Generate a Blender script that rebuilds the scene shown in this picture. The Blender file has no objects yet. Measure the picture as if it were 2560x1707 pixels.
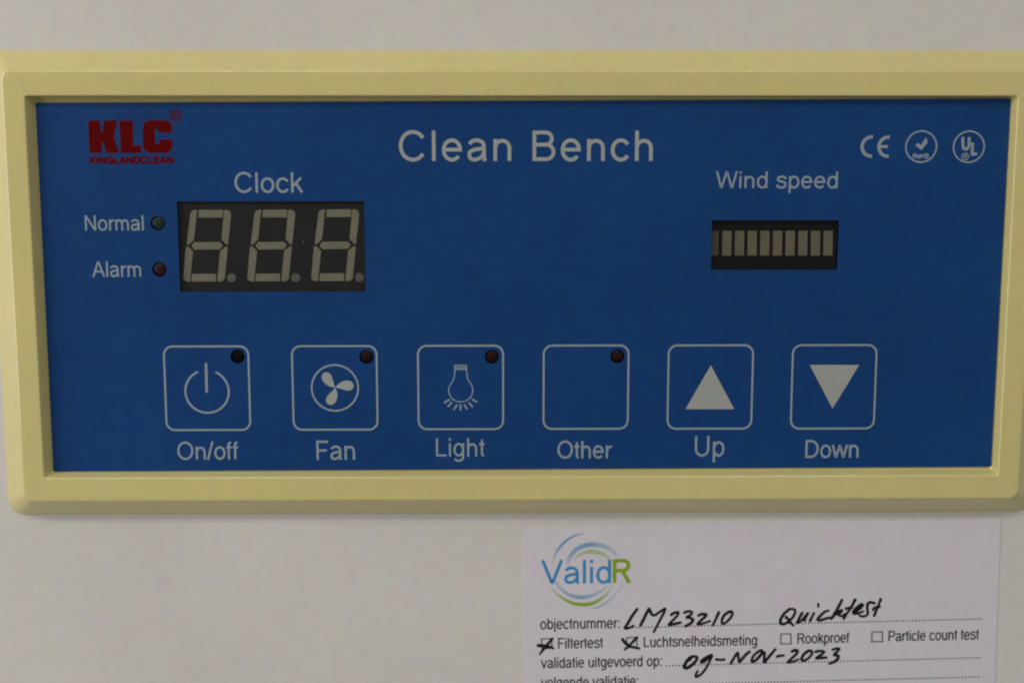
import bpy, bmesh, math, random
from math import cos, sin, pi, radians
from mathutils import Matrix, Vector

random.seed(4)
scene = bpy.context.scene
C = scene.collection

# ------------------------------------------------------------------ camera
# photo frame 2560 x 1707; panel plane = world XZ, its front faces -Y.
F, CX, CY = 3500.0, 1280.0, 853.5
PITCH, YAW, ROLL = 0.15028, -0.011068, -0.000266
DIST = F * 0.0802                      # mm from the blue faceplate along the axis
FILM_W = 3.5                           # faceplate stands 3.5 mm proud of the cabinet sheet
Z0 = 1200.0                            # mm, height of the picture centre on the cabinet
ROT = (Matrix.Rotation(YAW, 3, 'Z') @ Matrix.Rotation(pi / 2 - PITCH, 3, 'X') @ Matrix.Rotation(ROLL, 3, 'Z'))
POS = Vector((0, -FILM_W, 0)) - (ROT @ Vector((0, 0, -1))) * DIST
cam_data = bpy.data.cameras.new('camera')
cam_data.sensor_width = 36.0
cam_data.lens = F / 2560 * 36.0
cam_data.clip_start, cam_data.clip_end = 0.01, 50
cam_data.dof.use_dof = True
cam_data.dof.focus_distance = DIST / 1000 * 1.005
cam_data.dof.aperture_fstop = 8.0
cam = bpy.data.objects.new('camera', cam_data)
C.objects.link(cam)
cam.matrix_world = Matrix.Translation((POS + Vector((0, 0, Z0))) / 1000) @ ROT.to_4x4()
scene.camera = cam

# ------------------------------------------------------------------ light
world = bpy.data.worlds.new('World')
scene.world = world
world.use_nodes = True
wn, wl = world.node_tree.nodes, world.node_tree.links
bg = wn['Background']
# a plain room: pale ceiling above, darker floor below
geo = wn.new('ShaderNodeTexCoord'); sep = wn.new('ShaderNodeSeparateXYZ')
ramp = wn.new('ShaderNodeValToRGB'); mp = wn.new('ShaderNodeMapRange')
mp.inputs['From Min'].default_value = -1; mp.inputs['From Max'].default_value = 1
wl.new(geo.outputs['Generated'], sep.inputs[0]); wl.new(sep.outputs['Z'], mp.inputs['Value'])
wl.new(mp.outputs[0], ramp.inputs[0]); wl.new(ramp.outputs[0], bg.inputs[0])
ramp.color_ramp.elements[0].position = 0.25; ramp.color_ramp.elements[0].color = (0.24, 0.235, 0.23, 1)
ramp.color_ramp.elements[1].position = 0.9; ramp.color_ramp.elements[1].color = (0.50, 0.49, 0.475, 1)
bg.inputs[1].default_value = 0.70

def area(name, loc, target, sx, sy, power, color):
    d = bpy.data.lights.new(name, 'AREA')
    d.shape = 'RECTANGLE'; d.size, d.size_y = sx, sy
    d.energy = power; d.color = color
    o = bpy.data.objects.new(name, d); C.objects.link(o)
    o.location = loc
    o.rotation_euler = (Vector(target) - Vector(loc)).to_track_quat('-Z', 'Y').to_euler()
    return o
# two ceiling fittings, up and to the left of the bench, in front of it
area('ceiling_light', (-0.43, -1.3, 2.5), (-0.43, -1.3, 0), 0.55, 0.30, 9.5, (1.0, 0.97, 0.93))
area('ceiling_light', (0.35, -1.3, 2.5), (0.35, -1.3, 0), 0.22, 0.30, 3.2, (1.0, 0.97, 0.93))
# unseen fill lamp added on the left to brighten the left-facing bezel walls
area('left_fill_light', (-1.0, -0.55, 1.38), (0, 0, 1.2), 0.6, 0.9, 6.5, (1.0, 0.98, 0.96))

vs = scene.view_settings
vs.view_transform = 'Standard'; vs.look = 'None'; vs.gamma = 1.0; vs.exposure = 0.0
vs.use_curve_mapping = False
scene.cycles.filter_width = 2.0
scene.cycles.use_denoising = True

# ------------------------------------------------------------------ helpers
def P(px, py, w=FILM_W):
    """pixel of the photograph -> (u, v) mm on the plane that stands w mm proud of the cabinet sheet"""
    d = ROT @ Vector(((px - CX) / F, -(py - CY) / F, -1))
    t = (-w - POS.y) / d.y
    q = POS + d * t
    return (q.x, q.z)

def PS(pts, w=FILM_W): return [P(x, y, w) for x, y in pts]
def reg(x0, y0, s): return lambda pts: [(x0 + x / s, y0 + y / s) for x, y in pts]
R_KLC = reg(0, 100, 3.672); R_MARK = reg(1920, 100, 3.672)
R_CLK = reg(420, 470, 4.3556); R_BAR = reg(1700, 500, 4.9)
R_B1 = reg(380, 840, 3.7935); R_B2 = reg(1000, 840, 3.7935); R_B3 = reg(1620, 840, 3.7935)
R_LOGO = reg(1280, 1280, 5.6)
R_A = reg(1320, 1480, 5.113); R_B = reg(1700, 1480, 5.113); R_C = reg(2100, 1480, 5.113)

def tag(o, label, cat, group=None):
    o['label'] = label; o['category'] = cat
    if group: o['group'] = group
    return o

def root(name, u, v, w=0):
    o = bpy.data.objects.new(name, None); C.objects.link(o)
    o.empty_display_size = 0.01
    o.location = (u / 1000, -w / 1000, (v + Z0) / 1000)
    return o

class MB:
    """collects faces given in panel millimetres (u right, v up, w towards the viewer)"""
    def __init__(s): s.v = []; s.f = []; s.fade = []; s.smooth = []
    def add(s, verts, faces, fade=None, smooth=False):
        b = len(s.v)
        s.v += verts
        s.f += [tuple(i + b for i in f) for f in faces]
        s.smooth += [smooth] * len(faces)
        s.fade += fade if fade else [1.0] * len(verts)
    def build(s, name, m, parent=None, flatten=None):
        me = bpy.data.meshes.new(name)
        off = Vector((0, 0, 0))
        p = parent
        while p is not None:
            off += Vector(p.location); p = p.parent
        me.from_pydata([Vector((a / 1000, -c / 1000, (b + Z0) / 1000)) - off for a, b, c in s.v], [], s.f)
        for pl, sm in zip(me.polygons, s.smooth): pl.use_smooth = sm
        at = me.attributes.new('fade', 'FLOAT', 'POINT')
        at.data.foreach_set('value', s.fade)
        me.materials.append(m)
        o = bpy.data.objects.new(name, me); C.objects.link(o)
        o.parent = parent
        return o

def filled(mb, loops, w, thick=0.0):
    """flat region bounded by loops (outer first, holes after), optional thickness downwards"""
    cu = bpy.data.curves.new('tmp', 'CURVE'); cu.dimensions = '2D'; cu.fill_mode = 'BOTH'
    cu.extrude = thick / 2
    for lp in loops:
        sp = cu.splines.new('POLY'); sp.points.add(len(lp) - 1)
        for q, (x, y) in zip(sp.points, lp): q.co = (x, y, 0, 1)
        sp.use_cyclic_u = True
    ob = bpy.data.objects.new('tmp', cu); C.objects.link(ob)
    dg = bpy.context.evaluated_depsgraph_get()
    me = bpy.data.meshes.new_from_object(ob.evaluated_get(dg))
    vs_ = [(v.co.x, v.co.y, w - thick / 2 + v.co.z) for v in me.vertices]
    fs = []
    for p in me.polygons:
        f = list(p.vertices)
        # the front (towards the viewer) must face +w
        if thick == 0:
            a, b, c = (Vector(vs_[i]) for i in f[:3])
            if (b - a).cross(c - a).z < 0: f.reverse()
        fs.append(tuple(f))
    mb.add(vs_, fs)
    bpy.data.objects.remove(ob); bpy.data.curves.remove(cu); bpy.data.meshes.remove(me)

def rrect(u0, u1, v0, v1, r, n=8):
    out = []
    for cx, cy, a in ((u1 - r, v1 - r, 0), (u0 + r, v1 - r, 90), (u0 + r, v0 + r, 180), (u1 - r, v0 + r, 270)):
        for k in range(n + 1):
            t = radians(a + 90 * k / n)
            out.append((cx + r * cos(t), cy + r * sin(t)))
    return out

def circle(u, v, r, n=40): return [(u + r * cos(2 * pi * k / n), v + r * sin(2 * pi * k / n)) for k in range(n)]

def catmull(pts, n=7, closed=False):
    if len(pts) < 3: return list(pts)
    out = []
    N = len(pts)
    rng = range(N if closed else N - 1)
    for i in rng:
        if closed: p0, p1, p2, p3 = pts[(i - 1) % N], pts[i], pts[(i + 1) % N], pts[(i + 2) % N]
        else: p0, p1, p2, p3 = pts[max(i - 1, 0)], pts[i], pts[i + 1], pts[min(i + 2, N - 1)]
        for k in range(n):
            t = k / n
            out.append(tuple(0.5 * (2 * p1[j] + (p2[j] - p0[j]) * t + (2 * p0[j] - 5 * p1[j] + 4 * p2[j] - p3[j]) * t * t
                                    + (3 * p1[j] - p0[j] - 3 * p2[j] + p3[j]) * t ** 3) for j in (0, 1)))
    if not closed: out.append(tuple(pts[-1]))
    return out

def ribbon(mb, pts, width, w, closed=False, caps=False, fade=None, rise=0.0):
    """flat stroke along pts; width a number or one per point"""
    q = [pts[0]]
    keep = [0]
    for i, p in enumerate(pts[1:], 1):
        if math.hypot(p[0] - q[-1][0], p[1] - q[-1][1]) > 1e-5: q.append(p); keep.append(i)
    if closed and math.hypot(q[0][0] - q[-1][0], q[0][1] - q[-1][1]) < 1e-5: q.pop(); keep.pop()
    n = len(q)
    wd = [width] * n if not hasattr(width, '__len__') else [width[i] for i in keep]
    fd = [1.0] * n if fade is None else [fade[i] for i in keep]
    L, Rr = [], []
    for i in range(n):
        a = q[(i - 1) % n] if (closed or i > 0) else None
        b = q[(i + 1) % n] if (closed or i < n - 1) else None
        c = q[i]
        d1 = Vector((c[0] - a[0], c[1] - a[1])).normalized() if a else None
        d2 = Vector((b[0] - c[0], b[1] - c[1])).normalized() if b else None
        if d1 is None: d1 = d2
        if d2 is None: d2 = d1
        n1, n2 = Vector((-d1.y, d1.x)), Vector((-d2.y, d2.x))
        m = n1 + n2
        if m.length < 1e-4: m = n1
        m.normalize()
        k = 1 / max(m.dot(n1), 0.5)
        h = wd[i] / 2 * k
        L.append((c[0] + m.x * h, c[1] + m.y * h)); Rr.append((c[0] - m.x * h, c[1] - m.y * h))
    verts, faces, fv = [], [], []
    for i in range(n):
        ww = w + rise * i
        verts += [(L[i][0], L[i][1], ww), (Rr[i][0], Rr[i][1], ww)]; fv += [fd[i]] * 2
    for i in range(n if closed else n - 1):
        j = (i + 1) % n
        faces.append((2 * i, 2 * i + 1, 2 * j + 1, 2 * j))
    mb.add(verts, faces, fv)
    if caps and not closed:
        for i, s in ((0, -1), (n - 1, 1)):
            c = q[i]; o = q[1] if i == 0 else q[n - 2]
            d = Vector((c[0] - o[0], c[1] - o[1])).normalized(); nn = Vector((-d.y, d.x))
            r = wd[i] / 2
            fan = [(c[0] + r * (nn.x * cos(t) + d.x * sin(t)), c[1] + r * (nn.y * cos(t) + d.y * sin(t)), w + rise * i)
                   for t in [pi * k / 8 for k in range(9)]]
            mb.add(fan, [tuple(range(8, -1, -1))], [fd[i]] * 9)

def box(mb, u0, u1, v0, v1, w0, w1):
    mb.add([(u0, v0, w0), (u1, v0, w0), (u1, v1, w0), (u0, v1, w0), (u0, v0, w1), (u1, v0, w1), (u1, v1, w1), (u0, v1, w1)],
           [(3, 2, 1, 0), (4, 5, 6, 7), (0, 1, 5, 4), (1, 2, 6, 5), (2, 3, 7, 6), (3, 0, 4, 7)])

# ------------------------------------------------------------------ stroke lettering (grotesque skeletons, em = 1000)
def arc(cx, cy, rx, ry, a0, a1, n=18, e=2.06):
    o = []
    for k in range(n + 1):
        t = radians(a0 + (a1 - a0) * k / n); c, s = cos(t), sin(t)
        o.append((cx + rx * math.copysign(abs(c) ** (2 / e), c), cy + ry * math.copysign(abs(s) ** (2 / e), s)))
    return o
def ell(cx, cy, rx, ry): return ('o', arc(cx, cy, rx, ry, 0, 350, 35))
DOT = lambda x, y: [(x, y - 50), (x, y + 50)]
G = {
 ' ': (278, []),
 'l': (222, [[(111, 0), (111, 716)]]),
 'i': (222, [[(111, 0), (111, 519)], DOT(111, 666)]),
 'j': (222, [[(111, 519)] + [(111, -60)] + arc(40, -80, 71, 90, 0, -85, 8), DOT(111, 666)]),
 'n': (556, [[(108, 0), (108, 519)], arc(277, 300, 169, 178, 180, 0) + [(446, 0)]]),
 'h': (556, [[(108, 0), (108, 716)], arc(277, 300, 169, 178, 180, 0) + [(446, 0)]]),
 'm': (833, [[(108, 0), (108, 519)], arc(262, 310, 154, 168, 180, 0) + [(416, 0)], arc(570, 310, 154, 168, 180, 0) + [(724, 0)]]),
 'r': (333, [[(108, 0), (108, 519)], arc(300, 270, 192, 202, 180, 82, 10)]),
 'o': (556, [ell(278, 259, 197, 231)]),
 'c': (500, [arc(272, 259, 197, 231, 35, 325, 28)]),
 'e': (556, [arc(277, 259, 197, 231, 0, 322, 32), [(90, 268), (516, 268)]]),
 'a': (556, [arc(262, 345, 180, 146, 158, 0, 14) + [(442, 120), (448, 50), (475, 0)],
             catmull([(442, 305), (330, 285), (200, 262), (110, 215), (88, 140), (118, 62), (205, 32), (310, 55), (400, 115), (438, 200)], 5)]),
 'd': (556, [[(448, 0), (448, 716)], ell(266, 259, 184, 231)]),
 'b': (556, [[(108, 0), (108, 716)], ell(290, 259, 184, 231)]),
 'p': (556, [[(108, -207), (108, 519)], ell(290, 259, 184, 231)]),
 'g': (556, [[(448, 519), (448, -20)] + arc(262, -20, 186, 150, 0, -150, 14), ell(264, 265, 182, 225)]),
 'u': (556, [[(448, 0), (448, 519)], [(110, 519)] + arc(279, 215, 169, 180, 180, 360)]),
 'k': (500, [[(108, 0), (108, 716)], [(420, 519), (125, 215)], [(240, 320), (450, 0)]]),
 's': (500, [catmull([(430, 390), (385, 465), (255, 492), (120, 455), (95, 380), (150, 312), (270, 280), (395, 240), (432, 145), (385, 60), (250, 27), (110, 60), (62, 150)], 4)]),
 't': (278, [[(138, 660), (138, 130)] + arc(215, 120, 77, 84, 180, 275, 8), [(18, 480), (252, 480)]]),
 'f': (278, [[(110, 0), (110, 560)] + arc(205, 570, 95, 104, 180, 80, 8), [(12, 480), (245, 480)]]),
 'v': (500, [[(38, 519), (234, 42), (266, 42), (462, 519)]]),
 'w': (722, [[(38, 519), (176, 40), (206, 40), (346, 478), (376, 478), (516, 40), (546, 40), (684, 519)]]),
 'C': (722, [arc(380, 358, 290, 328, 34, 326, 32)]),
 'B': (667, [[(117, 0), (117, 716)], [(117, 674)] + arc(385, 530, 150, 144, 90, -90, 14) + [(117, 386)],
             [(117, 386)] + arc(400, 214, 178, 172, 90, -90, 14) + [(117, 42)]]),
 'N': (722, [[(118, 0), (118, 716)], [(130, 690), (592, 26)], [(604, 0), (604, 716)]]),
 'A': (667, [[(45, 0), (314, 672), (352, 672), (622, 0)], [(150, 245), (516, 245)]]),
 'O': (778, [ell(389, 358, 302, 328)]),
 'F': (611, [[(126, 0), (126, 674), (565, 674)], [(126, 350), (510, 350)]]),
 'E': (667, [[(610, 674), (126, 674), (126, 42), (615, 42)], [(126, 365), (580, 365)]]),
 'L': (556, [[(120, 716), (120, 42), (525, 42)]]),
 'U': (722, [[(122, 716)] + arc(361, 270, 239, 238, 180, 360, 20) + [(600, 716)]]),
 'D': (722, [[(126, 0), (126, 716)], [(126, 674), (330, 674)] + arc(330, 358, 300, 316, 90, -90, 20) + [(126, 42)]]),
 'W': (944, [[(45, 716), (228, 42), (262, 42), (455, 672), (489, 672), (682, 42), (716, 42), (899, 716)]]),
 'V': (667, [[(40, 716), (315, 44), (351, 44), (627, 716)]]),
 'R': (722, [[(125, 0), (125, 716)], [(125, 674)] + arc(430, 525, 195, 149, 90, -90, 14) + [(125, 376)], [(400, 376), (650, 0)]]),
 'P': (667, [[(125, 0), (125, 716)], [(125, 674)] + arc(400, 500, 185, 174, 90, -90, 14) + [(125, 326)]]),
 'H': (722, [[(118, 0), (118, 716)], [(604, 0), (604, 716)], [(118, 375), (604, 375)]]),
 'S': (667, [catmull([(570, 520), (520, 640), (340, 690), (160, 640), (115, 530), (180, 430), (340, 380), (520, 320), (580, 200), (520, 80), (340, 28), (150, 75), (88, 210)], 4)]),
 'K': (667, [[(118, 0), (118, 716)], [(590, 716), (130, 260)], [(280, 400), (620, 0)]]),
 'I': (278, [[(139, 0), (139, 716)]]),
 'G': (778, [arc(395, 358, 310, 328, 40, 335, 32) + [(680, 330), (410, 330)]]),
 '/': (278, [[(25, -10), (253, 726)]]),
 ':': (278, [DOT(139, 50), DOT(139, 469)]),
}

def lettering(mb, text, a, b, cap, stroke, w, track=None, cond=1.0, xh=None):
    """text on the plane w from baseline pixel a to baseline pixel b (ink to ink), cap height and stroke in pixels.
    track=None: letters keep their width (x cond) and the spacing is solved; track=number: the width is solved"""
    A, B = Vector(P(*a, w)), Vector(P(*b, w))
    d = B - A; W = d.length; d.normalize(); up = Vector((-d.y, d.x))
    mx = ((a[0] + b[0]) / 2, (a[1] + b[1]) / 2)
    mm = (Vector(P(mx[0], mx[1], w)) - Vector(P(mx[0], mx[1] - cap, w))).length
    sy = mm / 716
    sw = 0.92 * stroke * mm / cap
    xs, x = [], 0
    n = len(text) - 1
    ext = []
    for i, ch in enumerate(text):
        adv, st = G[ch]
        for s in st:
            for px, py in (s[1] if s[0] == 'o' else s): ext.append((x + px, i))
        xs.append(x); x += adv
    def span(sx, tr): 
        e = [p * sx + i * tr for p, i in ext]
        return min(e), max(e)
    if track is None:
        sx = sy * cond
        lo, hi = span(sx, 0); tr = (W - sw - (hi - lo)) / max(n, 1)
    else:
        lo, hi = span(1, 0); tr = 0
        sx = (W - sw) / (hi - lo)
    lo, hi = span(sx, tr)
    for i, ch in enumerate(text):
        for k, s in enumerate(G[ch][1]):
            closed = s[0] == 'o'
            pts = s[1] if closed else s
            q = []
            for px, py in pts:
                yy = py
                if xh and ch in 'nmroceadbpguksvwtijhf' :
                    yy = py * xh if 0 <= py <= 519 else (519 * xh + (py - 519) * (716 - 519 * xh) / (716 - 519) if py > 519 else py)
                p = A + d * (px * sx + (xs[i] * sx) + i * tr - lo + sw / 2) + up * (yy * sy)
                q.append((p.x, p.y))
            ribbon(mb, q, sw, w + 0.008 * k, closed=closed)

# ------------------------------------------------------------------ materials
def mat(name, color, rough=0.5, spec=0.5, var=0.05, scale=60.0, bump=0.0, bscale=800.0, specks=0.0, coat=0.0, tint=0.16):
    m = bpy.data.materials.new(name); m.use_nodes = True
    nt = m.node_tree; N, K = nt.nodes, nt.links
    b = N['Principled BSDF']
    b.inputs['Roughness'].default_value = rough
    b.inputs['Specular IOR Level'].default_value = spec
    if coat:
        b.inputs['Coat Weight'].default_value = coat; b.inputs['Coat Roughness'].default_value = 0.06
    tc = N.new('ShaderNodeTexCoord')
    nz = N.new('ShaderNodeTexNoise'); nz.inputs['Scale'].default_value = scale; nz.inputs['Detail'].default_value = 6
    nz.inputs['Roughness'].default_value = 0.6
    K.new(tc.outputs['Object'], nz.inputs['Vector'])
    r = N.new('ShaderNodeValToRGB')
    c = Vector(color)
    r.color_ramp.elements[0].position = 0.3; r.color_ramp.elements[0].color = (*[max(x * (1 - var), 0) for x in c], 1)
    r.color_ramp.elements[1].position = 0.7; r.color_ramp.elements[1].color = (*[x * (1 + var) for x in c], 1)
    K.new(nz.outputs['Fac'], r.inputs[0])
    col = r.outputs[0]
    if specks:
        vo = N.new('ShaderNodeTexNoise'); vo.inputs['Scale'].default_value = 520; vo.inputs['Detail'].default_value = 2
        K.new(tc.outputs['Object'], vo.inputs['Vector'])
        r2 = N.new('ShaderNodeValToRGB'); r2.color_ramp.elements[0].position = 0.745; r2.color_ramp.elements[1].position = 0.79
        r2.color_ramp.elements[0].color = (0, 0, 0, 1); r2.color_ramp.elements[1].color = (specks, specks, specks, 1)
        K.new(vo.outputs['Fac'], r2.inputs[0])
        mx = N.new('ShaderNodeMix'); mx.data_type = 'RGBA'
        K.new(r2.outputs[0], mx.inputs['Factor']); K.new(col, mx.inputs[6])
        mx.inputs[7].default_value = (*[x * 0.45 + 0.02 for x in c], 1)
        col = mx.outputs[2]
    # faint uneven tint, a few millimetres across
    nc = N.new('ShaderNodeTexNoise'); nc.inputs['Scale'].default_value = 330; nc.inputs['Detail'].default_value = 3
    K.new(tc.outputs['Object'], nc.inputs['Vector'])
    va = N.new('ShaderNodeVectorMath'); va.operation = 'MULTIPLY_ADD'
    va.inputs[1].default_value = (tint,) * 3; va.inputs[2].default_value = (1 - tint / 2,) * 3
    K.new(nc.outputs['Color'], va.inputs[0])
    vm = N.new('ShaderNodeVectorMath'); vm.operation = 'MULTIPLY'
    K.new(col, vm.inputs[0]); K.new(va.outputs[0], vm.inputs[1])
    K.new(vm.outputs[0], b.inputs['Base Color'])
    if bump:
        bn = N.new('ShaderNodeTexNoise'); bn.inputs['Scale'].default_value = bscale; bn.inputs['Detail'].default_value = 3
        K.new(tc.outputs['Object'], bn.inputs['Vector'])
        bp = N.new('ShaderNodeBump'); bp.inputs['Strength'].default_value = bump; bp.inputs['Distance'].default_value = 0.0002
        K.new(bn.outputs['Fac'], bp.inputs['Height']); K.new(bp.outputs[0], b.inputs['Normal'])
    return m

M = dict(
    sheet=mat('painted_sheet', (0.68, 0.652, 0.612), 0.45, 0.4, 0.04, 22, bump=0.12, bscale=900, specks=0.10),
    gasket=mat('gasket', (0.70, 0.66, 0.585), 0.4, 0.4, 0.03, 60),
    plastic=mat('yellowed_plastic', (0.68, 0.595, 0.235), 0.22, 0.5, 0.03, 45, bump=0.03, bscale=1500, specks=0.25, coat=0.85),
    film=mat('blue_film', (0.0058, 0.048, 0.178), 0.42, 0.18, 0.10, 35, bump=0.08, bscale=2600, specks=0.05, tint=0.35),
    print=mat('grey_print', (0.275, 0.335, 0.37), 0.42, 0.18, 0.03, 200),
    bright=mat('pale_print', (0.355, 0.375, 0.345), 0.42, 0.18, 0.03, 200),
    red=mat('red_print', (0.105, 0.0015, 0.0015), 0.5, 0.05, 0.06, 200),
    black=mat('display_black', (0.0150, 0.0155, 0.0160), 0.6, 0.15, 0.10, 300),
    seg=mat('segment_epoxy', (0.19, 0.177, 0.125), 0.5, 0.3, 0.07, 260),
    point=mat('point_epoxy', (0.10, 0.105, 0.095), 0.5, 0.3, 0.07, 260),
    bar=mat('bar_epoxy', (0.145, 0.130, 0.085), 0.5, 0.3, 0.14, 300),
    bar_black=mat('bar_black', (0.0075, 0.0075, 0.0078), 0.6, 0.10),
    bar_dim=mat('bar_dim', (0.085, 0.083, 0.066), 0.5, 0.2),
    board=mat('board_black', (0.008, 0.008, 0.008), 0.7, 0.2),
    led_green=mat('led_green', (0.014, 0.030, 0.024), 0.35, 0.2),
    led_red=mat('led_red', (0.027, 0.0075, 0.009), 0.35, 0.2),
    led_dark=mat('led_dark', (0.0165, 0.0050, 0.0058), 0.35, 0.18),
    led_black=mat('led_black', (0.004, 0.005, 0.006), 0.6, 0.05),
    paper=mat('sticker_paper', (0.69, 0.652, 0.702), 0.55, 0.35, 0.025, 40, bump=0.05, bscale=1200),
    ink=mat('printed_ink', (0.028, 0.028, 0.036), 0.6, 0.3),
    marker=mat('marker_ink', (0.004, 0.004, 0.006), 0.5, 0.3),
    dirt=mat('edge_dirt', (0.33, 0.30, 0.26), 0.8, 0.1),
    speck=mat('dust', (0.14, 0.145, 0.12), 0.8, 0.1),
    lint=mat('lint', (0.10, 0.17, 0.25), 0.8, 0.1),
    grime=mat('grime', (0.36, 0.27, 0.10), 0.8, 0.1),
    logo_blue=mat('logo_blue', (0.045, 0.27, 0.56), 0.55, 0.3, 0.05, 200),
    logo_green=mat('logo_green', (0.235, 0.385, 0.006), 0.55, 0.3, 0.05, 200),
)
def halftone(name, ink, paper, ang):
    """flat print: fine diagonal line screen that thins out where the ink fades"""
    m = bpy.data.materials.new(name); m.use_nodes = True
    N, K = m.node_tree.nodes, m.node_tree.links
    b = N['Principled BSDF']; b.inputs['Roughness'].default_value = 0.55; b.inputs['Specular IOR Level'].default_value = 0.35
    at = N.new('ShaderNodeAttribute'); at.attribute_name = 'fade'
    tc = N.new('ShaderNodeTexCoord'); mp = N.new('ShaderNodeMapping'); mp.inputs['Rotation'].default_value = (0, radians(ang), 0)
    wv = N.new('ShaderNodeTexWave'); wv.inputs['Scale'].default_value = 950
    K.new(tc.outputs['Object'], mp.inputs[0]); K.new(mp.outputs[0], wv.inputs[0])
    ma = N.new('ShaderNodeMath'); ma.operation = 'MULTIPLY_ADD'
    K.new(wv.outputs['Fac'], ma.inputs[0]); ma.inputs[1].default_value = 0.4; ma.inputs[2].default_value = 0.62
    mu = N.new('ShaderNodeMath'); mu.operation = 'MULTIPLY'; K.new(ma.outputs[0], mu.inputs[0]); K.new(at.outputs['Fac'], mu.inputs[1])
    mx = N.new('ShaderNodeMix'); mx.data_type = 'RGBA'
    K.new(mu.outputs[0], mx.inputs['Factor']); mx.inputs[6].default_value = (*paper, 1); mx.inputs[7].default_value = (*ink, 1)
    K.new(mx.outputs[2], b.inputs['Base Color'])
    return m
PAPER = (0.69, 0.652, 0.702)
M['screen_blue'] = halftone('screen_blue', (0.07, 0.29, 0.50), PAPER, 35)
M['screen_green'] = halftone('screen_green', (0.25, 0.40, 0.03), PAPER, 35)
M['solid_green'] = halftone('screen_solid_green', (0.23, 0.40, 0.01), PAPER, 35)
# clear window film
pm = bpy.data.materials.new('clear_window'); pm.use_nodes = True
N, K = pm.node_tree.nodes, pm.node_tree.links
N.remove(N['Principled BSDF'])
tr = N.new('ShaderNodeBsdfTransparent'); tr.inputs[0].default_value = (0.94, 0.94, 0.93, 1)
gl = N.new('ShaderNodeBsdfGlossy'); gl.inputs['Roughness'].default_value = 0.4
df = N.new('ShaderNodeMixShader'); df.inputs[0].default_value = 0.012
K.new(tr.outputs[0], df.inputs[1]); K.new(gl.outputs[0], df.inputs[2]); K.new(df.outputs[0], N['Material Output'].inputs[0])
M['window'] = pm

# ------------------------------------------------------------------ the cabinet sheet (setting)
mb = MB()
box(mb, -420, 420, -300, 300, -1.5, 0)
sheet = mb.build('cabinet_front', M['sheet'])
sheet['kind'] = 'structure'; sheet['label'] = 'off-white painted sheet metal front of the cabinet'

# ------------------------------------------------------------------ control panel
panel = root('control_panel', 0, P(1280, 1281, 0)[1], 0)
tag(panel, 'blue control panel in a yellowed cream bezel with clock display and six buttons', 'control panel')

FACE = 5.5
o_l, o_b = P(18, 1180, 0); o_r = P(2586, 1180, 0)[0]
o_t, o_b = P(1280, 126, 0)[1], P(1280, 1281, 0)[1]
f_l, f_r = P(47, 1000, FACE)[0], P(2548, 1200, FACE)[0]
f_t, f_b = P(1280, 178, FACE)[1], P(1280, 1248.5, FACE)[1]
i_l, i_r = P(101, 1000, FACE)[0], P(2500, 1092, FACE)[0]
i_t, i_b = P(1280, 240.5, FACE)[1], P(1280, 1190.5, FACE)[1]
TL, TR, BL, BR = P(88.5, 258), P(2526.8, 247), P(133.5, 1178), P(2477.5, 1166)
b_l, b_r = min(TL[0], BL[0]) - 0.12, max(TR[0], BR[0]) + 0.12
b_t, b_b = max(TL[1], TR[1]) + 0.08, min(BL[1], BR[1]) - 0.10

def lerp(a, b, t): return a + (b - a) * t
rings = []
def ring(l, r_, b, t, rad, w): rings.append([(u, v, w) for u, v in rrect(l, r_, b, t, rad, 8)])
ring(o_l, o_r, o_b, o_t, 3.6, -0.02)
ring(o_l + .02, o_r - .02, o_b + .02, o_t - .02, 3.6, 0.35)
for t in (0.04, 0.5, 0.90, 0.94):
    ring(lerp(o_l, f_l, t), lerp(o_r, f_r, t), lerp(o_b, f_b, t), lerp(o_t, f_t, t), lerp(3.6, 2.0, t), 0.35 + (FACE - 0.5) * t)
# rounded outer rim of the face
for k in range(1, 6):
    t = k / 5
    a = 0.94 + 0.06 * t + 0.05 * t * t
    ring(lerp(o_l, f_l, a), lerp(o_r, f_r, a), lerp(o_b, f_b, a), lerp(o_t, f_t, a), 1.9, 0.35 + (FACE - 0.5) * 0.94 + (FACE - 0.35 - (FACE - 0.5) * 0.94) * (1 - (1 - t) ** 2))
ring(lerp(o_l, f_l, 1.2), lerp(o_r, f_r, 1.2), lerp(o_b, f_b, 1.2), lerp(o_t, f_t, 1.2), 1.8, FACE)
ring(i_l - .5, i_r + .5, i_b - .5, i_t + .5, 0.6, FACE)
g = 0.26
ring(i_l - g, i_r + g, i_b - g, i_t + g, 0.55, FACE)
for t, w in ((0.35, FACE - 0.02), (0.7, FACE - 0.08), (1.0, FACE - 0.2)):
    ring(lerp(i_l - g, i_l, t) , lerp(i_r + g, i_r, t), lerp(i_b - g, i_b, t), lerp(i_t + g, i_t, t), 0.5, w)
ring(lerp(i_l, b_l, .12), lerp(i_r, b_r, .12), lerp(i_b, b_b, .12), lerp(i_t, b_t, .12), 0.48, FACE - .45)
ring(lerp(i_l, b_l, .92), lerp(i_r, b_r, .92), lerp(i_b, b_b, .92), lerp(i_t, b_t, .92), 0.42, 3.42)
ring(b_l, b_r, b_b, b_t, 0.4, 3.22)
ring(b_l + 3, b_r - 3, b_b + 3, b_t - 3, 0.4, 3.20)
mb = MB()
n = len(rings[0])
vv = [p for r_ in rings for p in r_]
ff = []
for k in range(len(rings) - 1):
    for i in range(n):
        j = (i + 1) % n
        ff.append((k * n + i, k * n + j, (k + 1) * n + j, (k + 1) * n + i))
mb.add(vv, ff, smooth=True)
bezel = mb.build('bezel', M['plastic'], panel)

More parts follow.
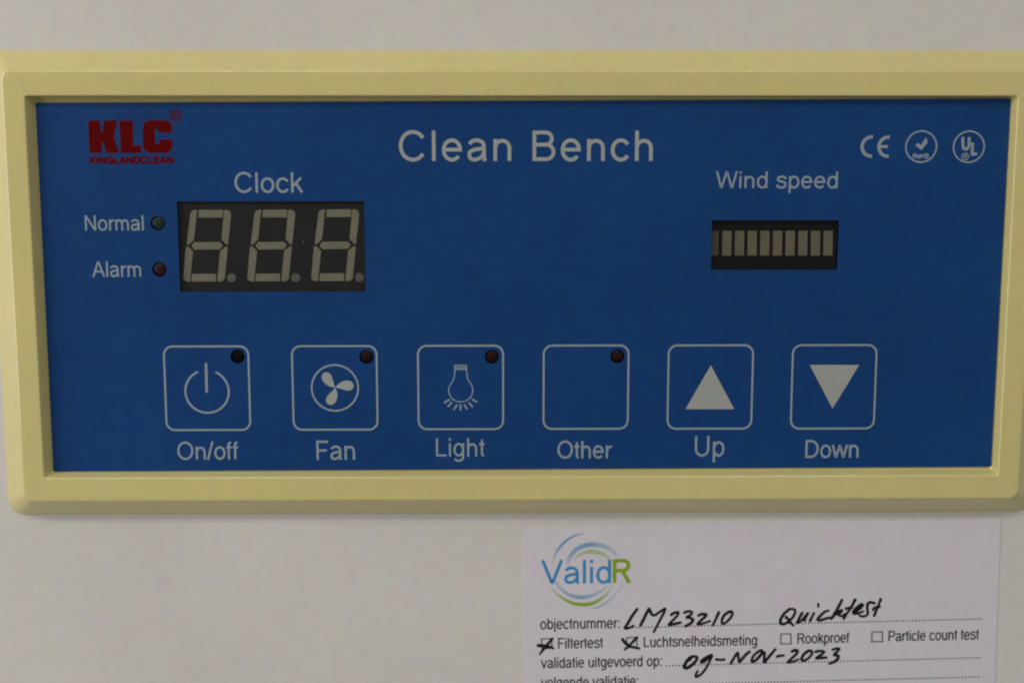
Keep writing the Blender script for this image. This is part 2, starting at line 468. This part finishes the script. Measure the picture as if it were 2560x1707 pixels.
# thin white gasket squeezed out between bezel and sheet
mb = MB()
filled(mb, [rrect(o_l - .25, o_r + .25, o_b - .7, o_t + .22, 3.7), rrect(o_l + 1.5, o_r - 1.5, o_b + 1.5, o_t - 1.5, 2.5)], 0.16, 0.15)
mb.build('gasket', M['gasket'], panel)

# circuit board behind the faceplate
mb = MB(); box(mb, b_l + 3.2, b_r - 3.2, b_b + 3.2, b_t - 3.2, 0.02, 0.9)
mb.build('circuit_board', M['board'], panel)

# faceplate with its window and lamp holes
CLK = PS(R_CLK([(108, 146), (2143, 144), (2146, 1127), (121, 1130)]))
cl_u0 = (CLK[0][0] + CLK[3][0]) / 2; cl_u1 = (CLK[1][0] + CLK[2][0]) / 2
cl_v1 = (CLK[0][1] + CLK[1][1]) / 2; cl_v0 = (CLK[2][1] + CLK[3][1]) / 2
BAR = PS(R_BAR([(392, 248), (1950, 248), (1925, 855), (380, 856)]))
ba_u0 = (BAR[0][0] + BAR[3][0]) / 2; ba_u1 = (BAR[1][0] + BAR[2][0]) / 2
ba_v1 = (BAR[0][1] + BAR[1][1]) / 2; ba_v0 = (BAR[2][1] + BAR[3][1]) / 2
LED = [((394.6, 558), 'led_green', 'dull green indicator lamp beside the word Normal'),
       ((398.4, 673.8), 'led_red', 'dark red indicator lamp beside the word Alarm')]
BUT = [  # left, right (at mid height), top, bottom pixels; lamp; caption
    ((410.7, 625.7, 863.2, 1076.7), (594.0, 890.9), 'led_black'),
    ((729.5, 945.1, 862.4, 1075.9), (916.1, 891.9), 'led_dark'),
    ((1043.3, 1260.2, 861.6, 1074.6), (1229.8, 891.4), 'led_dark'),
    ((1356.6, 1572.8, 861.0, 1073.8), (1543.2, 890.1), 'led_dark'),
    ((1667.7, 1882.8, 860.6, 1073.3), None, None),
    ((1977.1, 2190.4, 860.0, 1073.0), None, None)]
HOLE = 1.43
holes = [circle(*P(*c), HOLE) for c, _, _ in LED] + [circle(*P(*b[1]), HOLE) for b in BUT if b[1]]
mb = MB()
def mixp(a, b, t): return (lerp(a[0], b[0], t), lerp(a[1], b[1], t))
edge = []
for a, b in ((BL, BR), (BR, TR), (TR, TL), (TL, BL)):
    edge += [mixp(a, b, .002), mixp(a, b, .5), mixp(a, b, .998)]
filled(mb, [edge, rrect(cl_u0, cl_u1, cl_v0, cl_v1, 0.12, 2), rrect(ba_u0, ba_u1, ba_v0, ba_v1, 0.2, 3)] + holes, FILM_W, 0.22)
plate = mb.build('faceplate', M['film'], panel)

# --- clock display behind its window
DW = 2.75
mb = MB(); box(mb, cl_u0 - 0.6, cl_u1 + 0.6, cl_v0 - 0.6, cl_v1 + 0.6, 0.88, DW)
clock = mb.build('clock_display', M['black'], panel)
clock['label'] = 'three digit seven segment display, switched off'
SEGS = [
    [(333, 240), (600, 238), (595, 322), (333, 322)],
    [(318, 240), (285, 240), (258, 252), (244, 280), (205, 600), (208, 620), (225, 620), (283, 562)],
    [(612, 238), (650, 240), (678, 256), (688, 292), (655, 600), (650, 618), (634, 616), (583, 556)],
    [(255, 628), (285, 590), (565, 588), (597, 625), (563, 668), (285, 672)],
    [(194, 645), (204, 640), (225, 641), (272, 690), (240, 1018), (205, 1018), (178, 1005), (166, 975)],
    [(652, 640), (617, 985), (602, 1006), (572, 1018), (535, 1018), (568, 687), (622, 641)],
    [(262, 935), (525, 933), (520, 1017), (252, 1018)]]
for k in range(3):
    dx, dy = (0, 698, 1394)[k], (0, -2, -5)[k]
    for s in SEGS:
        mb = MB()
        filled(mb, [PS(R_CLK([(x + dx, y + dy) for x, y in s]), DW)], DW + 0.03, 0.05)
        mb.build('segment', M['seg'], clock)
    mb = MB()
    cu_, cv_ = P(*R_CLK([(692 + dx, 978 + dy)])[0], DW)
    filled(mb, [circle(cu_, cv_, 48 / 4.3556 * 0.0805, 20)], DW + 0.03, 0.05)
    mb.build('decimal_point', M['point'], clock)
mb = MB(); filled(mb, [circle(*P(*R_CLK([(1475, 585)])[0], DW), 0.17, 7)], DW + 0.02)
mb.build('dust_speck', M['speck'], clock)
mb = MB(); filled(mb, [rrect(cl_u0 + .02, cl_u1 - .02, cl_v0 + .02, cl_v1 - .02, 0.12, 2)], FILM_W - 0.12)
mb.build('window_pane', M['window'], panel)

# --- wind speed bar graph behind its window, a little out of line with it
mb = MB()
bw = 2.55
e0 = P(*R_BAR([(340, 225)])[0], bw); e1 = P(*R_BAR([(1908, 880)])[0], bw)
box(mb, e0[0], e1[0], e1[1], e0[1], 0.88, bw)
bars = mb.build('bar_display', M['bar_black'], panel)
bars['label'] = 'row of ten unlit bar segments under the words Wind speed'
for k in range(10):
    x0 = 363 + 155.0 * k; x1 = x0 + 113
    if k == 0: x0, x1 = 355, 471
    q = R_BAR([(x0 + 2, 378), (x1 + 2, 378), (x1 - 3, 681), (x0 - 3, 681)])
    mb = MB(); filled(mb, [PS(q, bw)], bw + 0.03, 0.05)
    mb.build('bar_segment', M['bar' if k else 'bar_dim'], bars)
mb = MB(); filled(mb, [rrect(ba_u0 + .02, ba_u1 - .02, ba_v0 + .02, ba_v1 - .02, 0.2, 3)], FILM_W - 0.12)
mb.build('window_pane', M['window'], panel)

# --- indicator lamps: small domed lamps standing in their holes
def lamp(c, m, parent, top=3.42, label=None):
    u, v = P(*c)
    r = 1.415
    prof = [(r, 0.88), (r, top - 0.5)] + [(r * cos(t), top - 0.5 + 0.5 * sin(t)) for t in [pi / 2 * k / 7 for k in range(1, 7)]]
    nn = 28
    vv = []; ff = []
    for rr, w in prof: vv += [(u + rr * cos(2 * pi * i / nn), v + rr * sin(2 * pi * i / nn), w) for i in range(nn)]
    for k in range(len(prof) - 1):
        for i in range(nn):
            j = (i + 1) % nn
            ff.append((k * nn + i, k * nn + j, (k + 1) * nn + j, (k + 1) * nn + i))
    vv.append((u, v, top)); t = len(vv) - 1
    for i in range(nn): ff.append(((len(prof) - 1) * nn + i, (len(prof) - 1) * nn + (i + 1) % nn, t))
    b = MB(); b.add(vv, ff, smooth=True)
    o = b.build('indicator_lamp', M[m], parent)
    if label: o['label'] = label
    return o
for c, m, lb in LED: lamp(c, m, panel, label=lb)

# --- membrane buttons
KEY_W = FILM_W + 0.05
INK_W = KEY_W + 0.012
INK = FILM_W + 0.015
buttons = []
names = ['on/off key with power symbol', 'fan key with propeller symbol', 'light key with bulb symbol',
         'blank key over the word Other', 'up key with pale upward triangle', 'down key with pale downward triangle']
for (l, r_, t, b, ), led, lm in BUT:
    my = (t + b) / 2
    u0, u1 = P(l + 2.4, my)[0], P(r_ - 2.4, my)[0]
    v1, v0 = P((l + r_) / 2, t + 2.4)[1], P((l + r_) / 2, b - 2.4)[1]
    loops = [rrect(u0, u1, v0, v1, 1.75)]
    if led: loops.append(circle(*P(*led), HOLE))
    mb = MB(); filled(mb, loops, KEY_W, 0.04)
    bt = mb.build('button', M['film'], panel)
    bt['label'] = names[len(buttons)]
    mb = MB(); ribbon(mb, rrect(u0, u1, v0, v1, 1.75, 10), 0.40, INK_W, closed=True)
    mb.build('outline', M['print'], bt)
    if led: lamp(led, lm, bt)
    buttons.append(bt)

# power symbol
mb = MB()
cu_, cv_ = P(517.6, 978.4, INK_W); rr = 53.8 * 0.0809
ribbon(mb, [(cu_ + rr * cos(radians(a)), cv_ + rr * sin(radians(a))) for a in range(115, 427, 4)], 0.42, INK_W, caps=True)
ribbon(mb, PS([(515, 910), (516.6, 978)], INK_W), 0.53, INK_W + .005, caps=True)
mb.build('power_symbol', M['print'], buttons[0])
# fan symbol
mb = MB()
cu_, cv_ = P(837.3, 969.4, INK_W)
ribbon(mb, circle(cu_, cv_, 57.8 * 0.0808, 60), 0.36, INK_W, closed=True)
fan = mb.build('fan_symbol', M['print'], buttons[1])
cu_, cv_ = P(838.1, 968.4, INK_W)
blade = [(0, 0), (28, 33), (62, 55), (105, 66), (140, 62), (164, 45), (174, 20), (168, -5), (150, -22), (122, -30), (90, -24), (50, -12)]
s_ = 0.0808 / 3.7935
mb = MB()
for k in range(3):
    a = radians(121 * k)
    pts = catmull([(x * s_, y * s_) for x, y in blade[1:]], 4)
    pts = [(0, 0)] + pts
    filled(mb, [[(cu_ + x * cos(a) - y * sin(a), cv_ + x * sin(a) + y * cos(a)) for x, y in pts]], INK_W + 0.004 * (k + 1))
mb.build('fan_blades', M['bright'], buttons[1])
# bulb symbol
mb = MB()
for y in (274, 288, 301): ribbon(mb, PS(R_B2([(513, y), (635, y)]), INK_W), 0.17, INK_W)
ribbon(mb, PS(R_B2([(518, 315), (632, 315)]), INK_W), 0.24, INK_W)
ribbon(mb, PS(R_B2([(516, 270), (516, 320)]), INK_W), 0.14, INK_W + .004)
ribbon(mb, PS(R_B2([(632, 270), (632, 320)]), INK_W), 0.14, INK_W + .004)
ob = catmull([(521, 318), (517, 370), (502, 422), (474, 465), (461, 510), (474, 562), (510, 605), (577, 623), (640, 605), (680, 560), (690, 505), (676, 455), (646, 415), (636, 370), (629, 318)], 6)
ribbon(mb, PS(R_B2(ob), INK_W), 0.22, INK_W + .008)
for a, b in (((473, 600), (417, 633)), ((493, 625), (453, 670)), ((543, 647), (510, 697)), ((574, 645), (574, 703)),
             ((608, 647), (638, 693)), ((650, 628), (692, 673)), ((682, 597), (733, 627))):
    ribbon(mb, PS(R_B2([a, b]), INK_W), 0.35, INK_W + .012)
mb.build('bulb_symbol', M['print'], buttons[2])
# triangles
mb = MB(); filled(mb, [PS(R_B3([(596, 275), (355, 692), (818, 692)]), INK_W)], INK_W); mb.build('up_triangle', M['bright'], buttons[4])
mb = MB(); filled(mb, [PS(R_B3([(1533, 273), (2003, 273), (1750, 687)]), INK_W)], INK_W); mb.build('down_triangle', M['bright'], buttons[5])

# --- printed words
def words(name, text, a, b, cap, stroke, m='print', parent=panel, w=INK, **k):
    mb = MB(); lettering(mb, text, a, b, cap, stroke, w, **k)
    return mb.build(name, M[m], parent)
words('title_lettering', 'Clean Bench', (997.5, 402.8), (1631.5, 402.6), 75.5, 10.2, 'bright', plate)
words('heading_lettering', 'Clock', (586.8, 481.8), (758.5, 481.6), 51, 7.0, 'print', plate)
words('heading_lettering', 'Wind speed', (1789, 470.4), (2094, 471.0), 41.8, 5.7, 'print', plate)
words('lamp_lettering', 'Normal', (213, 576.6), (359.8, 576.2), 38, 5.0, 'print', plate, track=0)
words('lamp_lettering', 'Alarm', (231, 692.3), (353.4, 692.0), 39, 5.0, 'print', plate, track=0)
caps_ = [('On/off', (444, 1148.6), (599, 1147.6), 44.3, 5.9), ('Fan', (791.5, 1149), (888, 1148.6), 48, 6.3),
         ('Light', (1090, 1140.6), (1214.3, 1140.4), 45.6, 5.7), ('Other', (1393.3, 1145.4), (1532, 1145.0), 43.8, 5.9),
         ('Up', (1736.6, 1140.4), (1810.8, 1140.2), 51, 6.3), ('Down', (2012.8, 1144.0), (2146, 1143.4), 44.2, 6.0)]
for k, (tx, a, b, cp, st) in enumerate(caps_):
    words('caption_lettering', tx, a, b, cp, st, 'print', buttons[k], track=0)

# --- red maker's logo
LW = INK
mb = MB()
K_ = [(810, 740), (918, 740), (926, 842), (938, 842), (957, 740), (1076, 740), (1046, 882), (1092, 1040), (976, 1040), (948, 945), (936, 945), (931, 1040), (820, 1040)]
L_ = [(1096, 742), (1220, 742), (1224, 968), (1292, 968), (1300, 1040), (1108, 1040)]
C_ = [(1577, 852), (1577, 792), (1566, 760), (1525, 739), (1370, 739), (1326, 757), (1309, 797), (1312, 985), (1330, 1022), (1375, 1040),
      (1525, 1040), (1566, 1022), (1583, 985), (1583, 913), (1461, 913), (1460, 952), (1444, 967), (1426, 948), (1421, 832), (1436, 813), (1454, 828), (1456, 852)]
for q in (K_, L_, C_): filled(mb, [PS(R_KLC(q), LW)], LW)
logo = mb.build('logo_letters', M['red'], plate)
mb = MB()
cu_, cv_ = P(*R_KLC([(1612, 697)])[0], LW)
ribbon(mb, circle(cu_, cv_, 45 / 3.672 * 0.079, 32), 0.30, LW, closed=True)
lettering(mb, 'R', R_KLC([(1592, 718)])[0], R_KLC([(1636, 718)])[0], 13, 3.0, LW + .005, track=0)
mb.build('registered_mark', M['red'], plate)
words('maker_lettering', 'KINGLANDCLEAN', R_KLC([(822, 1136)])[0], R_KLC([(1592, 1134)])[0], 16.8, 5.9, 'red', plate, w=LW, track=0)

# --- conformity marks
mm = 0.0795
def mp_(x, y): return P(*R_MARK([(x, y)])[0], INK)
mb = MB()
cu_, cv_ = mp_(950, 980); r0 = 86 / 3.672 * mm
ribbon(mb, [(cu_ + r0 * cos(radians(a)), cv_ + r0 * sin(radians(a))) for a in range(83, 278, 4)], 30 / 3.672 * mm, INK)
cu_, cv_ = mp_(1104, 981)
ribbon(mb, [(cu_ + r0 * cos(radians(a)), cv_ + r0 * sin(radians(a))) for a in range(83, 278, 4)], 30 / 3.672 * mm, INK)
ribbon(mb, [mp_(1018, 980), mp_(1101, 980)], 26 / 3.672 * mm, INK + .006)
mb.build('conformity_mark', M['print'], plate)
mb = MB()
ribbon(mb, circle(*mp_(1407, 980), 140 / 3.672 * mm, 60), 14 / 3.672 * mm, INK, closed=True)
filled(mb, [[mp_(x, y) for x, y in [(1352, 970), (1374, 944), (1403, 966), (1452, 893), (1466, 942), (1409, 1013)]]], INK)
lettering(mb, 'RoHS', R_MARK([(1328, 1087)])[0], R_MARK([(1476, 1087)])[0], 11.4, 3.0, INK, track=0)
mb.build('conformity_mark', M['print'], plate)
mb = MB()
ribbon(mb, circle(*mp_(1844, 982), 140 / 3.672 * mm, 60), 14 / 3.672 * mm, INK, closed=True)
uu = [(1789, 893), (1789, 960), (1792, 990), (1812, 1006), (1834, 996), (1845, 970), (1848, 893)]
ribbon(mb, [mp_(x, y) for x, y in uu], 27 / 3.672 * mm, INK)
ribbon(mb, [mp_(x, y) for x, y in [(1877, 943), (1875, 1049), (1920, 1047)]], 27 / 3.672 * mm, INK + .006)
ribbon(mb, circle(*mp_(1810, 1072), 30 / 3.672 * mm, 28), 9 / 3.672 * mm, INK + .012, closed=True)
lettering(mb, 'R', R_MARK([(1797, 1088)])[0], R_MARK([(1825, 1088)])[0], 8.5, 2.0, INK + .012, track=0)
mb.build('conformity_mark', M['print'], plate)

# --- lint and specks of dirt lying on the panel
def specks(pts, m, w, parent, size):
    mb = MB()
    for x, y in pts:
        u, v = P(x, y, w); a0 = random.uniform(0, 6)
        lp = [(u + size * random.uniform(.5, 1.3) * cos(a0 + a), v + size * random.uniform(.4, .9) * sin(a0 + a)) for a in [2 * pi * k / 6 for k in range(6)]]
        filled(mb, [lp], w)
    o = mb.build('dust_specks', M[m], parent); o['kind'] = 'stuff'
specks([(1413, 978), (1338, 1133), (171.6, 1021), (187.7, 1140), (160, 1156), (2432, 507.6), (2438.8, 803), (2177, 729.6), (700, 1125),
        (143, 516), (420, 588), (205, 722), (318, 1047), (1240, 820), (2260, 980), (1130, 560), (1010, 700), (560, 320)], 'lint', INK_W + .01, plate, 0.10)
specks([(526, 143), (476, 141), (823, 157), (1145, 200), (1732, 219)], 'grime', FACE + 0.01, bezel, 0.12)

# ------------------------------------------------------------------ inspection sticker on the cabinet sheet
PW = 0.12
s_tl, s_tr = Vector(P(1306, 1318.5, PW)), Vector(P(2502, 1294.5, PW))
dx = (s_tr - s_tl); SW = dx.length; dx.normalize(); dn = Vector((dx.y, -dx.x))
HT = 62.0
lab = root('inspection_sticker', *(s_tl + dx * SW / 2 + dn * HT), 0)
tag(lab, 'white paper inspection sticker filled in with black marker below the control panel', 'sticker')
mb = MB()
# slightly uneven cut edges
cor = [s_tl, s_tl + dn * HT, s_tr + dn * HT, s_tr]
loop = []
for a, b in zip(cor, cor[1:] + cor[:1]):
    m_ = 40
    nrm = Vector((-(b - a).y, (b - a).x)).normalized()
    for k in range(m_):
        q = a.lerp(b, k / m_) + nrm * (random.uniform(-0.05, 0.05) if k else 0)
        loop.append((q.x, q.y))
filled(mb, [loop], PW, 0.10)
paper = mb.build('paper', M['paper'], lab)
# grubby glue along the cut edges
mb = MB()
for _ in range(26):
    side = random.choice('tttlr')
    t = random.random()
    if side == 't': q = s_tl + dx * SW * t - dn * random.uniform(0.1, 0.4) ; d_ = dx
    elif side == 'l': q = s_tl + dn * 40 * t - dx * random.uniform(0.0, 0.35); d_ = dn
    else: q = s_tr + dn * 40 * t + dx * random.uniform(0.0, 0.3); d_ = dn
    ln, th = random.uniform(0.08, 0.34) * (0.6 if side != 't' else 1), random.uniform(0.04, 0.10)
    n_ = Vector((-d_.y, d_.x))
    pts = [q + d_ * (ln * cos(a) * random.uniform(.6, 1)) + n_ * (th * sin(a) * random.uniform(.6, 1)) for a in [2 * pi * k / 7 for k in range(7)]]
    filled(mb, [[(p.x, p.y) for p in pts]], 0.02)
ed = mb.build('edge_dirt', M['dirt'], lab); ed['kind'] = 'stuff'

PI = PW + 0.015
def swords(text, a, b, asc, st=3.9):
    mb = MB(); lettering(mb, text, a, b, asc, st, PI, track=0, xh=1.04)
    return mb.build('form_lettering', M['ink'], lab)
swords('objectnummer:', (1350.5, 1572.2), (1549.6, 1569.0), 26.5)
swords('Filtertest', (1395.0, 1620.4), (1509, 1618.2), 26.6)
swords('Luchtsnelheidsmeting', (1609, 1616.8), (1893, 1611.8), 26.2)
swords('validatie uitgevoerd op:', (1352, 1669.6), (1655, 1663.6), 26.4)
swords('volgende validatie:', (1352, 1718.5), (1596, 1713.6), 26.4)
swords('Rookproef', (1993.2, 1608.2), (2124.8, 1605.0), 26.2)
swords('Particle count test', (2220.6, 1602.2), (2448.4, 1597.2), 26.2)
for q in (R_A([(172, 595), (303, 588), (306, 712), (178, 720)]), R_A([(1262, 578), (1391, 572), (1391, 700), (1266, 706)]),
          R_B([(1290, 531), (1417, 530), (1418, 657), (1287, 657)]), R_C([(409, 504), (541, 501), (543, 627), (405, 628)])):
    mb = MB(); ribbon(mb, PS(q, PI), 0.24, PI, closed=True)
    mb.build('checkbox', M['ink'], lab)
for a, b in (((1582, 1567.6), (2452.6, 1546.1)), ((1666, 1663), (2449, 1643)), ((1612, 1711.6), (2446.5, 1691))):
    mb = MB()
    A, B = Vector(P(*a, PI)), Vector(P(*b, PI))
    nd = round((B - A).length / (8.2 * 0.0835))
    for k in range(nd + 1):
        q = A.lerp(B, k / nd)
        mb.add([(q.x + 0.178 * cos(t), q.y + 0.178 * sin(t), PI) for t in [2 * pi * i / 8 for i in range(8)]], [tuple(range(8))])
    mb.build('dotted_line', M['ink'], lab)

# logo on the sticker
def swirl(pts, wmax, fades, m, peak=0.5, wmin=0.15, k=0):
    q = catmull(R_LOGO(pts), 8)
    nq = len(q)
    wd, fd = [], []
    for i in range(nq):
        t = i / (nq - 1)
        x = t / peak if t < peak else (1 - t) / (1 - peak)
        wd.append((wmin + (1 - wmin) * x ** 0.6) * wmax / 5.6 * 0.094)
        f = t * (len(fades) - 1); j = min(int(f), len(fades) - 2)
        fd.append(lerp(fades[j], fades[j + 1], f - j))
    mb = MB(); ribbon(mb, PS(q, PI), wd, PI + 0.003 * k, fade=fd)
    mb.build('logo_swirl', M[m], lab)
swirl([(1030, 291), (900, 318), (790, 375), (690, 465), (610, 580), (555, 745)], 36, [0.2, 0.9, 1.0, 0.8, 0.15], 'screen_blue', 0.6, 0.25)
swirl([(772, 745), (805, 630), (900, 520), (1020, 465), (1130, 450), (1290, 475), (1400, 540), (1480, 615)], 62, [0.15, 0.75, 0.9, 1.0, 0.7, 0.45, 0.3], 'screen_blue', 0.55, 0.6)
swirl([(845, 690), (920, 610), (1030, 560), (1140, 550), (1260, 580), (1375, 650)], 56, [0.1, 0.55, 0.8, 0.75, 0.5], 'screen_green', 0.6, 0.3)
swirl([(1165, 615), (1230, 645), (1290, 710)], 34, [0.05, 0.16, 0.1], 'screen_blue', 0.5, 0.4)
swirl([(600, 955), (690, 1075), (790, 1145), (900, 1182), (1010, 1187), (1130, 1160), (1240, 1105), (1330, 1025)], 52, [0.35, 0.6, 0.7, 0.95, 0.7, 0.45, 0.2], 'screen_blue', 0.5, 0.5)
swirl([(540, 1040), (640, 1150), (760, 1230), (880, 1278), (1010, 1290), (1140, 1268), (1270, 1190), (1350, 1110), (1412, 1010)], 48, [0.3, 0.9, 1.2, 1.5, 1.5, 1.0, 0.55, 0.25], 'solid_green', 0.52, 0.2)
swirl([(1090, 1349), (1200, 1328), (1310, 1270), (1420, 1175), (1500, 1075), (1545, 930)], 22, [0.4, 0.9, 0.7, 0.5, 0.3, 0.1], 'screen_blue', 0.55, 0.3)
mb = MB(); lettering(mb, 'Valid', R_LOGO([(408, 1000)])[0], R_LOGO([(1387, 990)])[0], 59, 8.0, PI + 0.02, track=0, xh=0.97)
mb.build('logo_letters', M['logo_blue'], lab)
mb = MB(); lettering(mb, 'R', R_LOGO([(1411, 988)])[0], R_LOGO([(1664, 984)])[0], 59, 9.2, PI + 0.03, track=0)
mb.build('logo_letters', M['logo_green'], lab)

# handwriting with a felt marker
def pen(name, R, strokes, width=6.2):
    mb = MB()
    for k, s in enumerate(strokes):
        wid = width
        if isinstance(s[0], (int, float)): wid, s = s
        q = catmull(R(s), 7)
        nq = len(q)
        wd = []
        for i in range(nq):
            t = i / max(nq - 1, 1)
            f = 1.0 + 0.10 * sin(5.3 * t + k) - 0.22 * max(0, t - 0.8) / 0.2 * (0.5 + 0.5 * sin(k * 2.1))
            wd.append(1.2 * wid * f * 0.0832)
        ribbon(mb, PS(q, PI), wd, PI + 0.02 + 0.004 * k, caps=True, rise=0.0004)
    return mb.build(name, M['marker'], lab)
pen('handwriting', R_A, [
    [(1395, 212), (1330, 300), (1275, 395), (1240, 448), (1256, 460), (1300, 448), (1348, 424)],
    [(1438, 418), (1490, 315), (1540, 218), (1556, 225), (1580, 275), (1618, 290), (1680, 250), (1750, 206), (1735, 258), (1690, 345), (1640, 440), (1606, 505)],
    [(1832, 285), (1862, 262), (1912, 252), (1918, 272), (1880, 325), (1800, 408), (1860, 402), (1945, 385)],
    [(1998, 256), (2045, 240), (2092, 248), (2085, 278), (2028, 316), (2085, 328), (2105, 358), (2070, 398), (2010, 430)]], 6.0)
pen('handwriting', R_B, [
    [(236, 294), (275, 277), (328, 280), (322, 306), (226, 400), (285, 398), (382, 364)],
    [(495, 255), (462, 330), (418, 418)],
    [(628, 246), (570, 285), (538, 345), (538, 392), (572, 392), (635, 335), (668, 275), (655, 243), (618, 250)]], 6.0)
pen('handwriting', R_B, [
    [(1405, 207), (1335, 265), (1288, 340), (1288, 392), (1335, 402), (1415, 345), (1468, 265), (1462, 218), (1408, 212), (1370, 245)],
    [(1352, 312), (1392, 352), (1425, 398), (1448, 424)],
    [(1560, 262), (1522, 330), (1498, 385), (1545, 362), (1632, 266), (1598, 330), (1592, 358)],
    [(1710, 266), (1682, 320), (1660, 364)],
    [(1765, 148), (1768, 182)],
    [(1895, 232), (1850, 246), (1790, 300), (1758, 342), (1792, 354), (1870, 330), (1935, 318)],
    [(2068, 96), (2010, 210), (1928, 338)],
    [(1935, 330), (2000, 262), (2062, 228), (2058, 248), (2022, 282), (2068, 300), (2110, 272)],
    [(2238, 90), (2190, 180), (2130, 270), (2092, 332)],
    [(2122, 206), (2160, 194), (2196, 190)]], 5.8)
pen('handwriting', R_C, [
    [(172, 256), (235, 222), (286, 166), (268, 152), (205, 200), (168, 248), (182, 272), (240, 262), (296, 240)],
    [(438, 136), (385, 126), (352, 150), (348, 210), (354, 268), (325, 300), (275, 304), (248, 290)],
    [(520, 86), (490, 165), (436, 294)],
    [(424, 222), (438, 196), (506, 182)]], 5.8)
pen('handwriting', R_B, [
    (6.8, [(150, 818), (100, 858), (58, 930), (64, 962), (112, 955), (180, 898), (216, 845), (196, 815), (152, 826), (122, 866)]),
    [(388, 802), (330, 832), (278, 872), (274, 892), (312, 878), (404, 800), (375, 880), (328, 972), (268, 1042), (210, 1076), (200, 1054), (224, 1002)],
    [(464, 854), (512, 860), (562, 856)],
    [(648, 908), (692, 830), (736, 768), (746, 830), (757, 886), (795, 845), (845, 788), (888, 756)],
    [(1022, 742), (955, 790), (918, 850), (922, 882), (962, 868), (1022, 808), (1050, 762), (1032, 738), (985, 758)],
    [(1082, 765), (1074, 840), (1076, 888), (1115, 845), (1170, 780), (1218, 724)],
    [(1238, 820), (1282, 806), (1328, 806)],
    [(1432, 752), (1472, 736), (1500, 748), (1478, 792), (1380, 886), (1440, 882), (1512, 852)],
    [(1642, 742), (1585, 785), (1554, 838), (1562, 868), (1602, 862), (1660, 818), (1686, 770), (1668, 742), (1630, 748)],
    [(1732, 756), (1785, 746), (1838, 752), (1815, 784), (1742, 836), (1795, 834), (1868, 830)],
    [(1952, 728), (1992, 716), (2034, 722), (1970, 792), (2012, 802), (2018, 838), (1965, 885), (1905, 908)]], 6.0)
pen('check_mark', R_A, [(5.6, [(310, 590), (252, 660), (192, 732), (150, 784)]), (7.0, [(132, 677), (200, 682), (262, 694), (318, 710)])])
pen('check_mark', R_A, [(6.4, [(1208, 598), (1252, 652), (1312, 690), (1420, 714)]), (6.0, [(1390, 576), (1330, 640), (1236, 730)])])
